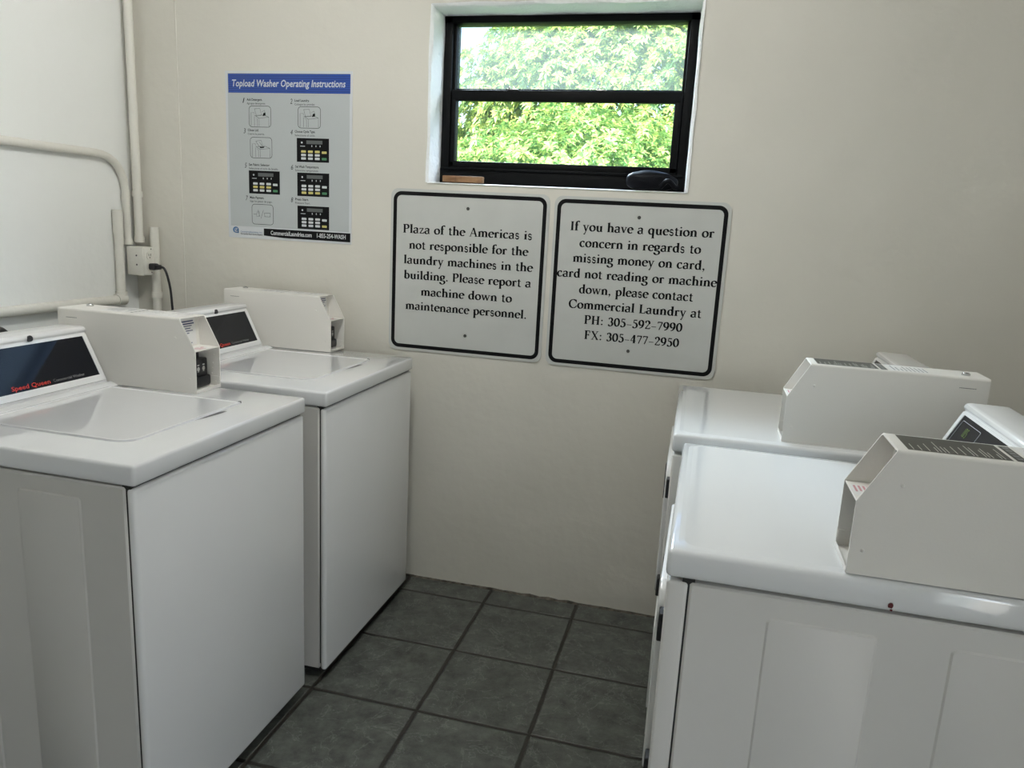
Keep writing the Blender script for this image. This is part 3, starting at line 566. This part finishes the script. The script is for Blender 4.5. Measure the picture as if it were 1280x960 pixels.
# ================================================================== card payment boxes
BW, BH, BL, BR, BS, BT = 0.1074, 0.2035, 0.442, 0.047, 0.117, 0.0028
def make_box(label, dark):
    r = thing('payment_box', label, 'payment box', group='card payment boxes on the machines')
    def front(z): return 0.0 if z <= BS else -BR * (z - BS) / (BH - BS)
    def prof(o, rad, top):
        p = [(o, 0.0), (o, BS)]
        for i in range(6):
            t = PI - (PI / 2) * i / 5; p.append((o + rad + rad * math.cos(t), top - rad + rad * math.sin(t)))
        q = [(BW - y, z) for y, z in p[::-1]]; return p + q
    O = prof(0, .006, BH); I = prof(BT, .004, BH - BT); n = len(O); c = MB()
    vs = [(front(z), y - BW / 2, z) for y, z in O] + [(-BL, y - BW / 2, z) for y, z in O] + [(front(z), y - BW / 2, z) for y, z in I] + [(-.11, y - BW / 2, z) for y, z in I]
    fs = []
    for i in range(n - 1):
        fs += [(i, i + 1, n + i + 1, n + i), (2 * n + i, 2 * n + i + 1, 3 * n + i + 1, 3 * n + i), (i, i + 1, 2 * n + i + 1, 2 * n + i)]
    fs += [tuple(range(n, 2 * n))]
    c.add(vs, fs)
    c.box(-BL + .001, -.002, -BW / 2 + .001, BW / 2 - .001, .0005, .003)                 # bottom plate
    c.box(-.002, 0.0005, -BW / 2, BW / 2, 0, .009, .0008, 1)                               # turned-up front lip
    c.box(-.112, -.108, -BW / 2 + .002, BW / 2 - .002, .003, BH - .003)                    # inner back plate
    case = c.build('case', M['case'], r)
    # press marks: slot by the back and little dimples
    sl = MB()
    for sy in (-1, 1):
        f = lambda u, v, sy=sy: (u, sy * (BW / 2 + .0004), v)
        ring(sl, rrect(-.414, -.378, .1705, .1785, .0039, 4), rrect(-.413, -.379, .1715, .1775, .0029, 4), f)
        flat(sl, rrect(-.413, -.379, .1715, .1775, .0029, 4), lambda u, v, sy=sy: (u, sy * (BW / 2 + .0003), v))
        quad(sl, -.414, -.378, .1775, .1790, f, 1)  # dark strip painting the shadow along the top of the slot
        for (u, v) in ((-.060, .150), (-.019, .040)):
            c0 = _arc(u, v, .0034, .0034, 0, 330, 11); c1 = _arc(u, v, .0016, .0016, 0, 330, 11)
            ring(sl, c0, c1, lambda a, b2, sy=sy: (a, sy * (BW / 2 + (.0001 if (a - u) ** 2 + (b2 - v) ** 2 > 6e-6 else .0016)), b2)); flat(sl, c1, lambda a, b2, sy=sy: (a, sy * (BW / 2 + .0016), b2))
    sl.build('press_mark', [M['case'], M['grip']], case, smooth=False)
    sh = MB(); sh.box(-.108, -.001, -BW / 2 + BT, BW / 2 - BT, BS - .003, BS, .0008, 1); shelf = sh.build('shelf', M['case'], r)
    ub = MB(); ub.add([(-.062, -BW / 2 + BT, BS), (-.062, BW / 2 - BT, BS), (-.067, BW / 2 - BT, BH - .004), (-.067, -BW / 2 + BT, BH - .004)], [(0, 1, 2, 3)])
    ub.build('face_plate', M['case'], r, smooth=False)
    fu = lambda u, v: (-.0615 - .005 * (v - BS) / (BH - BS) + .0006, u, v)
    lb = MB(); quad(lb, -.036, .036, BS + .004, BH - .006, fu); label_ = lb.build('notice', M['sticker_light'], r, smooth=False); label_['label'] = 'white notice with small dark print'
    tx = MB(); ft = lambda u, v: tuple(Vector(fu(u, v)) + Vector((.0004, 0, 0)))
    z = BH - .014
    for k, w in enumerate((.9, .95, .8, .7, .85, .6, .35, .5, .4, .75)):
        h = .0034 if k in (0, 1) else .0022; quad(tx, -.031, -.031 + .064 * w, z - h, z, ft); z -= .0068
    tx.build('print', M['print_blue'], label_, smooth=False)
    sk = MB(); quad(sk, -.035, -.004, -.030, .022, lambda u, v: (u, v, BS + .0004)); s_ = sk.build('shelf_notice', M['sticker_light'], shelf, smooth=False)
    for k in range(4): 
        pass
    sp_ = MB()
    for k in range(4): quad(sp_, -.032 + k * .007, -.0285 + k * .007, -.026, .002 + .004 * (k % 2), lambda u, v: (u, v, BS + .0008))
    sp_.add([(-.026 + .006 * math.cos(a), .012 + .005 * math.sin(a), BS + .0008) for a in [i * PI / 4 for i in range(8)]], [tuple(range(8))])
    sp_.build('shelf_print', M['print_pink'], s_ if False else shelf, smooth=False)
    # card reader in the lower opening
    rd = MB(); rd.box(-.107, -.034, -BW / 2 + .004, BW / 2 - .010, .006, .084, .004, 2); rd.box(-.107, -.040, -BW / 2 + .004, .018, .084, .108, .005, 2); rd.box(-.060, -.026, -BW / 2 + .010, BW / 2 - .006, .006, .036, .006, 2)
    reader = rd.build('card_reader', M['black'], r); reader['label'] = 'black card reader in the front opening'
    ic = MB()
    for k in range(3):
        f = lambda u, v: (-.0336, u, v); cy = -.020 + k * .0225
        flat(ic, _arc(cy, .056, .0060, .0065, 0, 330, 11), f); quad(ic, cy - .0045, cy + .0045, .065, .0685, f); quad(ic, cy - .004, cy + .004, .0475, .049, f)
    ic.build('symbols', M['print_white'], reader, smooth=False)
    bl = MB()
    for (u, v) in ((-.018, .092), (-.022, .068), (-.024, .054), (-.026, .038), (-.014, .016)): bl.cyl((u, -BW / 2 + BT, v), (u, -BW / 2 + BT + .002, v), .0018, 8); bl.cyl((u, BW / 2 - BT, v), (u, BW / 2 - BT - .002, v), .0018, 8)
    for sy in (-1, 1): bl.box(-.108, -.001, sy * (BW / 2 - BT) - .0008, sy * (BW / 2 - BT) + .0008, .003, .031, .0004, 1)
    bl.build('inner_flange', M['case'], r)
    # stickers on the top
    ft = lambda h: (lambda u, v: (u, v, BH + h))
    st = MB(); a, b_ = (-.062, -.202)
    quad(st, b_, a, -BW / 2 + .010, BW / 2 - .010, ft(.0004)); s1 = st.build('instruction_sticker', M['sticker_dark'] if dark else M['sticker_light'], r, smooth=False)
    s1['label'] = 'dark sticker with pale lines of print' if dark else 'white sticker with grey lines of print'
    ln = MB(); random.seed(3); x = a - .008
    while x > b_ + .006:
        w = random.uniform(.3, .8) * (BW - .03); s0 = BW / 2 - .014; quad(ln, x - .0013, x, s0 - w, s0, ft(.0007)); x -= random.choice((.0048, .0055, .011))
    ln.build('print', M['print_white'] if dark else M['print_grey'], s1, smooth=False)
    s2 = MB(); quad(s2, -.222, -.207, -BW / 2 + .012, BW / 2 - .010, ft(.0004)); o = s2.build('side_sticker', M['sticker_dark'] if dark else M['sticker_light'], r, smooth=False)
    t2 = MB()
    for k in range(5): quad(t2, -.219, -.2105, -BW / 2 + .018 + k * .015, -BW / 2 + .028 + k * .015, ft(.0007))
    t2.build('print', M['print_grey'], o, smooth=False)
    s3 = MB(); quad(s3, -.315, -.228, -BW / 2 + .010, BW / 2 - .010, ft(.0004)); o = s3.build('paper_sticker', M['sticker_light'], r, smooth=False)
    t3 = MB(); random.seed(5)
    for k in range(9): 
        w = random.uniform(.4, .85) * (BW - .03); quad(t3, -.312 + k * .009, -.3095 + k * .009, BW / 2 - .016 - w, BW / 2 - .016, ft(.0007))
    t3.build('print', M['print_grey'], o, smooth=False)
    lk = MB(); lk.cyl((-.398, .018, BH - .001), (-.398, .018, BH + .0045), .0095, 20); lk.cyl((-.398, .018, BH + .0045), (-.398, .018, BH + .006), .0075, 20, .0065)
    lock = lk.build('lock', M['steel'], r); ky = MB(); ky.box(-.403, -.393, .0172, .0188, BH + .0058, BH + .0064); ky.build('keyway', M['black'], lock, smooth=False)
    return r
b1 = make_box('cream payment box on the front left washer, black card reader in its open end', False)
b1.location = (-0.806, -0.9307 + BW / 2, ZT + .0003)
b2 = copy_tree(b1); b2['label'] = 'cream payment box on the washer by the back wall, below the poster'; b2.location = (-0.8084, -0.1644 + BW / 2, ZT + .0003)
b3 = make_box('cream payment box with dark sticker on the dryer nearest the camera', True)
b3.location = (0.758, -1.4780 + BW / 2, DT + .0018); b3.rotation_euler.z = PI
b4 = copy_tree(b3); b4['label'] = 'cream payment box with dark sticker on the dryer by the back wall'; b4.location = (0.7268, -0.7096 + BW / 2, DT + .0018); b4.rotation_euler.z = PI

# ================================================================== notices on the back wall
def make_sign(x0, z1, label, lines, screws):
    w = h = 0.597; r = thing('notice_sign', label, 'sign', (x0 + w / 2, 0, z1 - h), 0, 'white metal notice signs under the window')
    f = lambda y: (lambda u, v: (u - x0 - w / 2, y, v - (z1 - h)))
    p = MB(); o_ = rrect(x0, x0 + w, z1 - h, z1, .028, 7); n = len(o_)
    p.add([f(-.0008)(*q) for q in o_] + [f(-.0035)(*q) for q in o_], [(k, (k + 1) % n, n + (k + 1) % n, n + k) for k in range(n)] + [tuple(range(n)), tuple(range(n, 2 * n))])
    p.build('plate', M['signwhite'], r, smooth=False)
    b = MB(); ring(b, rrect(x0 + .010, x0 + w - .010, z1 - h + .010, z1 - .010, .030, 7), rrect(x0 + .0238, x0 + w - .0238, z1 - h + .0238, z1 - .0238, .018, 7), f(-.0039)); b.build('border', M['ink'], r, smooth=False)
    t = MB()
    for s, a, c, z in lines: serif(s, a, c, z, .0308, f(-.0040), t)
    t.build('lettering', M['ink'], r, smooth=False)
    for (sx, sz) in screws:
        k = MB(); k.cyl((sx - x0 - w / 2, -.003, sz - z1 + h), (sx - x0 - w / 2, -.0062, sz - z1 + h), .0062, 14, .0045); k.build('screw', M['screw'], r)
    return r
make_sign(-0.6495, 1.5185, 'white notice sign about the building not being responsible for laundry machines',
  [("Plaza of the Americas is", -.599, -.112, 1.360), ("not responsible for the", -.573, -.124, 1.303), ("laundry machines in the", -.593, -.104, 1.248), ("building. Please report a", -.591, -.107, 1.192), ("machine down to", -.522, -.175, 1.133), ("maintenance personnel.", -.582, -.117, 1.078)],
  [(-.352, 1.457), (-.345, .996)])
make_sign(-0.0355, 1.5165, 'white notice sign with two phone numbers for questions about missing money',
  [("If you have a question or", .026, .510, 1.401), ("concern in regards to", .063, .472, 1.346), ("missing money on card,", .043, .492, 1.293), ("card not reading or machine", -.010, .535, 1.239), ("down, please contact", .072, .462, 1.185), ("Commercial Laundry at", .039, .495, 1.131), ("PH: 305-592-7990", .098, .436, 1.078), ("FX: 305-477-2950", .102, .430, 1.024)],
  [(.260, 1.455), (.260, .994)])

# poster
px0, px1, pz0, pz1 = -1.335, -0.809, 1.304, 1.921
po = thing('instruction_poster', 'washer instruction poster with blue heading and key pad pictures', 'poster', ((px0 + px1) / 2, 0, pz0))
pf = lambda y: (lambda u, v: (u - (px0 + px1) / 2, y, v - pz0))
def prt(name, m, fn, parent=po, smooth=False):
    b = MB(); fn(b); return b.build(name, m, parent, smooth)
def sheet(b):
    b.box(px0 - (px0 + px1) / 2, px1 - (px0 + px1) / 2, -.0022, -.0006, 0, pz1 - pz0)
prt('sheet', M['paperwhite'], sheet)
prt('printed_area', M['paper'], lambda b: quad(b, px0 + .010, px1 - .010, pz0 + .045, pz1 - .008, pf(-.0025)))
hd = prt('heading_band', M['blue'], lambda b: quad(b, -1.322, -.817, 1.843, 1.911, pf(-.0028)))
def hl(b):
    for k in range(9): quad(b, -1.322, -.817, 1.8455 + k * .0075, 1.8475 + k * .0075, pf(-.0030))
prt('heading_lines', M['blue_line'], hl, hd)
prt('heading_lettering', M['paperwhite'], lambda b: sans('Topload Washer Operating Instructions', -1.305, -.836, 1.8655, pf(-.0033), b, h=.024, shear=.18, bold=.016), hd)
steps = [('1', 'Add Detergent.', 'Agregue detergente.', -1.262, 1.811), ('2', 'Load Laundry.', 'Coloque las prendas.', -1.061, 1.810), ('3', 'Close Lid.', 'Cierre la puerta.', -1.260, 1.701), ('4', 'Choose Cycle Type.', 'Seleccione el ciclo.', -1.061, 1.700),
         ('5', 'Set Fabric Selector', 'Seleccione el ciclo de lavado.', -1.258, 1.5745), ('6', 'Set Wash Temperature.', 'Seleccione temperatura.', -1.060, 1.5735), ('7', 'Make Payment.', 'Siga los pasos de pago.', -1.256, 1.452), ('8', 'Press Start.', 'Presione Start.', -1.061, 1.4535)]
def stxt(b):
    for d_, a, c, x, z in steps:
        sans(d_, x, x + .009, z - .004, pf(-.0028), b, h=.018, shear=.2)
        sans(a, x + .018, x + .018 + .0047 * len(a), z + .004, pf(-.0028), b, h=.0085, bold=.02)
        sans(c, x + .018, x + .018 + .0042 * len(c), z - .009, pf(-.0028), b, h=.0075)
prt('step_lettering', M['ink'], stxt)
def line(b, pts, w, y=-.0028): ribbon(b, pts, lambda dx, dy: w, pf(y))
def picto(b):
    for k, (x0, z1) in enumerate(((-1.236, 1.797), (-1.030, 1.797), (-1.233, 1.684), (-1.231, 1.436))):
        x1 = x0 + .094; z0 = z1 - .077
        ring(b, rrect(x0, x1, z0, z1, .013, 5), rrect(x0 + .0016, x1 - .0016, z0 + .0016, z1 - .0016, .0115, 5), pf(-.0028))
        L = lambda *p: line(b, [(x0 + u * .094, z0 + v * .077) for u, v in p], .0011)
        if k < 3:
            L((.1, .05), (.1, .68), (.25, .68), (.25, .6)); L((.25, .05), (.25, .5), (.38, .40), (.38, .05)); L((.46, .05), (.46, .42), (.90, .48), (.90, .05)); L((.25, .56), (.46, .42)); L((.30, .55), (.68, .58), (.90, .48))
            if k < 2: L((.26, .86), (.50, .88), (.58, .56), (.34, .52), (.26, .86)); L((.60, .72), (.70, .80), (.76, .62)); flat(b, [(x0 + u * .094, z0 + v * .077) for u, v in ((.66, .66), (.74, .70), (.76, .56), (.62, .52))], pf(-.0028))
            else: L((.26, .80), (.50, .86), (.60, .52), (.42, .56), (.26, .80)); L((.42, .78), (.54, .60)); flat(b, [(x0 + u * .094, z0 + v * .077) for u, v in ((.44, .54), (.66, .56), (.62, .50), (.46, .48))], pf(-.0028))
        else:
            L((.08, .50), (.22, .50), (.26, .62), (.34, .62), (.34, .40), (.22, .40), (.22, .5)); L((.26, .62), (.30, .72), (.36, .4)); L((.42, .30), (.54, .72)); L((.58, .58), (.86, .58)); L((.58, .40), (.86, .40)); L((.60, .40), (.58, .58)); L((.84, .40), (.86, .58))
prt('pictures', M['ink'], picto)
pads = [(-1.035, 1.685, 'y0'), (-1.241, 1.561, 'y1'), (-1.034, 1.560, 'y2'), (-1.034, 1.438, 's')]
kb = prt('key_pad_pictures', M['ink'], lambda b: [quad(b, x, x + .133, z - .086, z, pf(-.0027)) for x, z, _ in pads])
def keys(which):
    def fn(b):
        for x, z, t in pads:
            for rr in range(3):
                for cc in range(4):
                    if cc == 3 and rr == 2 and False: continue
                    y = (t[0] == 'y' and int(t[1]) == rr and cc < 3) or (t == 'y0' and rr == 0 and cc == 3) or (t == 's' and rr == 2 and cc == 3)
                    col = 'yellow' if y else 'white'
                    if cc == 3:
                        if rr == 1: continue
                        if rr == 2 and t != 's': col = 'green'
                    if col != which: continue
                    u = x + .018 + cc * .0285; v = z - .044 - rr * .0125 - (.0 if cc < 3 else (.002 if rr == 0 else 0))
                    flat(b, rrect(u, u + .020, v - .0085, v, .002, 2), pf(-.0030))
            if which == 'white':
                flat(b, _arc(x + .021, z - .016, .0035, .0035, 0, 330, 9), pf(-.0030)); quad(b, x + .014, x + .034, z - .030, z - .028, pf(-.003))
                for cc in range(3): quad(b, x + .061 + cc * .017, x + .064 + cc * .017, z - .031, z - .025, pf(-.0030))
    return fn
for nm, mm in (('white', 'key_white'), ('yellow', 'key_yellow'), ('green', 'key_green')): prt(nm + '_keys', M[mm], keys(nm), kb)
prt('displays', M['grey'], lambda b: [quad(b, x + .040, x + .106, z - .021, z - .008, pf(-.0030)) for x, z, _ in pads], kb)
ft = prt('footer_band', M['ink'], lambda b: flat(b, [(-1.180, 1.345), (-.813, 1.345), (-.813, 1.312), (-1.092, 1.3125), (-1.180, 1.318)], pf(-.0028)))
prt('footer_lettering', M['paperwhite'], lambda b: (sans('CommercialLaundries.com', -1.150, -.974, 1.3225, pf(-.0033), b, h=.0155, bold=.02), sans('1-855-254-WASH', -.952, -.832, 1.3225, pf(-.0033), b, h=.0155, bold=.02)), ft)
def logo(b):
    flat(b, _arc(-1.303, 1.334, .013, .012, 0, 345, 20), pf(-.0030)); quad(b, -1.303, -1.290, 1.322, 1.332, pf(-.0030))
lg = prt('logo', M['logo'], logo)
def logo2(b):
    ribbon(b, _arc(-1.301, 1.333, .008, .007, 40, 330, 14), lambda dx, dy: .0014, pf(-.0033)); ribbon(b, [(-1.306, 1.329), (-1.297, 1.340)], lambda dx, dy: .002, pf(-.0033)); ribbon(b, _arc(-1.300, 1.333, .0035, .0035, 0, 300, 10), lambda dx, dy: .0012, pf(-.0033))
prt('logo_swirl', M['paperwhite'], logo2, lg)
prt('logo_lettering', M['logo'], lambda b: sans('CommercialLaundries, Inc.', -1.283, -1.187, 1.3255, pf(-.0030), b, h=.0062), lg)
prt('address_lettering', M['ink'], lambda b: sans('The Laundry Room Service Experts', -1.283, -1.187, 1.3175, pf(-.0030), b, h=.0052, bold=.02), lg)

# ================================================================== pipes, outlet box, cord
def bend(pts, r, n=8):
    """round the corners of a polyline"""
    out = [Vector(pts[0])]
    for i in range(1, len(pts) - 1):
        p, a, b = Vector(pts[i]), Vector(pts[i - 1]), Vector(pts[i + 1])
        ra = min(r, (a - p).length * .49, (b - p).length * .49) if len(pts) > 3 else min(r, (a - p).length * .9, (b - p).length * .9)
        s, e = p + (a - p).normalized() * ra, p + (b - p).normalized() * ra
        for k in range(n + 1):
            t = k / n; out.append(s * (1 - t) ** 2 + p * 2 * t * (1 - t) + e * t * t)
    return out + [Vector(pts[-1])]
def pipe(name, label, pts, r, rad, cat='pipe', collars=()):
    o = thing(name, label, cat, pts[0]); inv = Vector(pts[0])
    b = MB(); b.tube([p - inv for p in bend(pts, rad)], r, 16); b.build('tube', M['pipe'], o)
    for (p, q, rr) in collars:
        c = MB(); c.cyl(Vector(p) - inv, Vector(q) - inv, rr, 18); c.build('coupling', M['pipe'], o)
    return o
pipe('conduit', 'white painted vertical conduit in the corner, running down to the outlet box', [(-1.728, -.032, ZC), (-1.728, -.032, 1.262)], .0165, .1, 'conduit', [((-1.728, -.032, 1.262), (-1.728, -.032, 1.285), .020), ((-1.728, -.032, 1.44), (-1.728, -.032, 1.462), .0205)])
pipe('conduit', 'white painted conduit crossing the left wall then bending down towards the outlet box', [(-1.755, -2.62, 1.592), (-1.755, -.064, 1.592), (-1.755, -.064, 1.252)], .0150, .15, 'conduit', [((-1.755, -.064, 1.252), (-1.755, -.064, 1.272), .0175), ((-1.755, -.064, 1.445), (-1.755, -.064, 1.427), .0175)])
pipe('pipe', 'short capped white pipe standing beside the outlet box on the left wall', [(-1.754, -.115, 1.045), (-1.754, -.115, 1.387)], .0175, .1, 'pipe', [((-1.754, -.115, 1.295), (-1.754, -.115, 1.387), .0195), ((-1.754, -.115, 1.045), (-1.754, -.115, 1.07), .022)])
pipe('pipe', 'low horizontal white pipe along the left wall behind the washers', [(-1.750, -2.62, 1.037), (-1.750, -.110, 1.037)], .0185, .1, 'pipe', [((-1.750, -.150, 1.037), (-1.750, -.106, 1.037), .0225)])
pipe('pipe', 'vertical white pipe on the back wall running below the outlet box', [(-1.667, -.018, .05), (-1.667, -.018, 1.325)], .0170, .1, 'pipe', [((-1.667, -.018, 1.04), (-1.667, -.018, 1.065), .021)])
ob = thing('outlet_box', 'white painted outlet box in the corner with a black plug in it', 'outlet box', (-1.690, -.045, 1.135))
mb = MB(); mb.box(-.046, .030, -.052, .008, 0, .112, .003, 2); mb.build('box', M['pipe'], ob)
mb = MB(); mb.box(.029, .0335, -.049, .006, .004, .108, .002, 2); cp = mb.build('cover_plate', M['socket'], ob)
for z in (.036, .078):
    mb = MB(); mb.prism(rrect(-.037, -.005, z - .015, z + .015, .012, 5), 0, .033, .0365); so = mb.build('socket', M['socket'], cp)
    mb = MB()
    for (a, c) in ((-.028, -.0255), (-.0175, -.015)): mb.box(.0362, .0368, a, c, z - .001, z + .008)
    mb.cyl((.0362, -.0215, z - .007), (.0368, -.0215, z - .007), .0026, 10); mb.build('slots', M['black'], so, smooth=False)
mb = MB()
for (y, z) in ((-.0525, .078), (-.0525, .042)): mb.cyl((.0, y + .001, z), (.0, y - .0004, z), .0035, 10)
for (y, z) in ((-.010, .104), (-.010, .012)): mb.cyl((.033, y, z), (.0345, y, z), .0026, 8)
mb.build('knockout', M['screw'], ob)
cd = thing('power_cord', 'black power cord and plug hanging from the corner outlet box', 'power cord', (-1.653, -.064, 1.172))
mb = MB(); mb.box(0.0015, .030, -.017, .013, -.014, .012, .006, 3); mb.box(.028, .048, -.012, .008, -.011, .008, .005, 3); pl = mb.build('plug', M['black'], cd)
mb = MB(); base = [(.044, -.002, -.001), (.062, -.002, -.004), (.076, -.002, -.030), (.088, -.001, -.085), (.092, 0, -.145), (.094, 0, -.21), (.104, -.02, -.40), (.15, -.06, -.70)]
pts = []
for i in range(len(base) - 1):
    P = [Vector(base[max(i - 1, 0)]), Vector(base[i]), Vector(base[i + 1]), Vector(base[min(i + 2, len(base) - 1)])]
    for k in range(6):
        t = k / 6; pts.append(0.5 * ((2 * P[1]) + (-P[0] + P[2]) * t + (2 * P[0] - 5 * P[1] + 4 * P[2] - P[3]) * t * t + (-P[0] + 3 * P[1] - 3 * P[2] + P[3]) * t ** 3))
pts.append(Vector(base[-1])); mb.tube(pts, .0048, 10); mb.build('cable', M['black'], cd)
# black hose arching up behind the near washer
hs = thing('drain_hose', 'black drain hose peeking over the control housing of the front washer', 'hose', (-1.345, -1.045, -0.024))
hp = []
for i in range(25):
    t = i / 24; a = PI * t; hp.append(Vector((-.02 + .05 * (1 - math.cos(a)) * .5, .055 * math.cos(a), 1.035 + .045 * math.sin(a))))
hp = [Vector((-.02, .055, .03)), Vector((-.02, .055, .6))] + hp + [Vector((.03, -.055, .6)), Vector((.03, -.055, .4))]
mb = MB(); mb.tube(hp, .012, 12); mb.build('hose_tube', M['black'], hs)

# ================================================================== things on the window ledge
zl = WZ0 + .0062
ws = thing('wood_strip', 'short brown wooden strip lying at one end of the window ledge', 'wood strip', (-.385, .03, zl))
mb = MB(); mb.box(-.075, .075, -.014, .014, 0, .022, .0018, 2); mb.build('strip', M['wood'], ws)
mb = MB(); mb.box(-.026, -.0245, -.0143, -.012, .002, .020); mb.build('notch', M['bark'], ws, smooth=False)
pc = thing('pouch', 'black soft pouch lying on the window ledge below the lower pane', 'pouch', (.30, .045, zl))
b = bmesh.new(); bmesh.ops.create_icosphere(b, subdivisions=4, radius=1)
for v in b.verts:
    x, y, z = v.co; fat = 1.0 - 0.30 * max(0, x) ** 1.5
    q = noise.noise(Vector((x * 2.1, y * 2.1, z * 2.1))) * .10
    X = math.copysign(abs(x) ** .75, x) * (.088 + .006 * q); Y = y * .030 * (1 + q); Z = math.copysign(abs(z) ** .7, z) * .034 * fat * (1 + q * .9)
    Z = max(Z, -.030)
    v.co = (X - .012, Y, Z + .0305 - .004 * max(0, x))
mb = MB(); mb.bm(b); mb.build('body', M['cloth_black'], pc)
mb = MB(); lp = []
for i in range(21):
    t = i / 20; lp.append((.020 + .058 * t, -.034 - .006 * math.sin(PI * t), .010 + .020 * math.sin(PI * min(1, t * 1.15)) ** 1.3))
mb.tube(lp, .0085, 10); mb.build('strap', M['cloth_black'], pc)

# ================================================================== lamp on the ceiling (above the picture)
cl = thing('ceiling_light', 'long white ceiling light fitting above the aisle', 'ceiling light', (-0.28, -1.0, ZC - .104))
mb = MB(); mb.box(-.075, .075, -.34, .34, .088, .1035, .004, 2); mb.build('housing', M['enamel'], cl)
mb = MB(); mb.prism([(.046 * math.cos(a), .046 + .046 * math.sin(a)) for a in [2 * PI * k / 16 for k in range(16)]], 1, -.31, .31); mb.build('tube', M['diffuser'], cl)
for q in (-1, 1):
    mb = MB(); mb.box(-.055, .055, q * .325 - .012, q * .325 + .012, -.006, .1, .004, 1); mb.build('end_cap', M['enamel'], cl)

# ================================================================== outside
mb = MB(); mb.box(-30, 30, 0.6, 60, -4.3, -4.0); struct(mb.build('ground_outside', M['lawn'], smooth=False))
def tree(label, base, crown, rad, nclump, per, leaf, matname, zbias=0.0, seed=1):
    random.seed(seed); r = thing('tree', label, 'tree', base); B = Vector(base); C0 = Vector(crown) - B
    tk = MB(); tk.tube([(0, 0, 0), (.05, .05, C0.z * .4), (C0.x * .6, C0.y * .6, C0.z * .8), tuple(C0)], [.22, .17, .13, .08], 10)
    for k in range(9):
        a = random.uniform(0, 2 * PI); e = random.uniform(-.2, 1.1); d = Vector((math.cos(a) * math.cos(e) * rad[0], math.sin(a) * math.cos(e) * rad[1], math.sin(e) * rad[2])) * .85
        s = Vector((C0.x * .6, C0.y * .6, C0.z * .8)); m_ = s + (C0 + d - s) * .5 + Vector((0, 0, -.15)); tk.tube([s, m_, C0 + d], [.07, .045, .018], 7)
    tk.build('trunk', M['bark'], r)
    vs = []; fs = []
    for c in range(nclump):
        while True:
            d = Vector((random.gauss(0, 1), random.gauss(0, 1), random.gauss(0, 1) + zbias)).normalized()
            if d.y < 0.35: break
        bump = 1 + .22 * noise.noise(d * 2.7 + Vector((seed, 0, 0))) + .10 * noise.noise(d * 7)
        dep = random.uniform(.80, 1.0) if random.random() < .8 else random.uniform(.6, .85)
        p = C0 + Vector((d.x * rad[0], d.y * rad[1], d.z * rad[2])) * bump * dep
        tip = (d + Vector((random.gauss(0, .35), random.gauss(0, .35), random.gauss(.15, .3)))).normalized()
        a0 = random.uniform(0, 2 * PI); t1 = tip.orthogonal().normalized(); t2 = tip.cross(t1)
        for j in range(per):
            a = a0 + 2 * PI * j / per * 1.0 + random.uniform(-.25, .25)
            out = (t1 * math.cos(a) + t2 * math.sin(a)) * random.uniform(.75, 1.05) + tip * random.uniform(-.15, .75); out.normalize()
            L = leaf * random.uniform(.75, 1.25); w = L * .20
            sd = out.cross(tip); sd = sd.normalized() if sd.length > 1e-3 else t1
            up = sd.cross(out).normalized(); dr = Vector((0, 0, -1))
            q0 = p + out * L * .06; q1 = p + out * L * .52 + dr * L * .06; q2 = p + out * L + dr * L * .30
            o = len(vs); vs += [q0, q1 + sd * w + up * w * .4, q1, q1 - sd * w + up * w * .4, q2]
            fs += [(o, o + 1, o + 2), (o, o + 2, o + 3), (o + 1, o + 4, o + 2), (o + 2, o + 4, o + 3)]
    mb = MB(); mb.add(vs, fs)
    me = bpy.data.meshes.new('foliage'); me.from_pydata(mb.v, [], mb.f); me.materials.append(M[matname]); me.update()
    o = bpy.data.objects.new('foliage', me); COL.objects.link(o); o.parent = r; return r
tree('bright green tree with long drooping leaves close outside the lower pane', (-1.2, 6.0, -4), (-1.2, 6.2, .55), (2.8, 2.0, 2.0), 5600, 10, .092, 'leaf_near', .5, 2)
tree('tall tree seen through the upper pane, behind the drooping leaves', (-1.6, 11.5, -4), (-1.25, 11.5, 2.4), (3.2, 2.6, 3.0), 11000, 9, .125, 'leaf_far', .4, 5)
tree('dense dark tree far outside beyond the window, behind the other trees', (2.4, 17, -4), (2.6, 17, 2.2), (4.2, 3.0, 4.0), 2000, 9, .26, 'leaf_far', .4, 9)
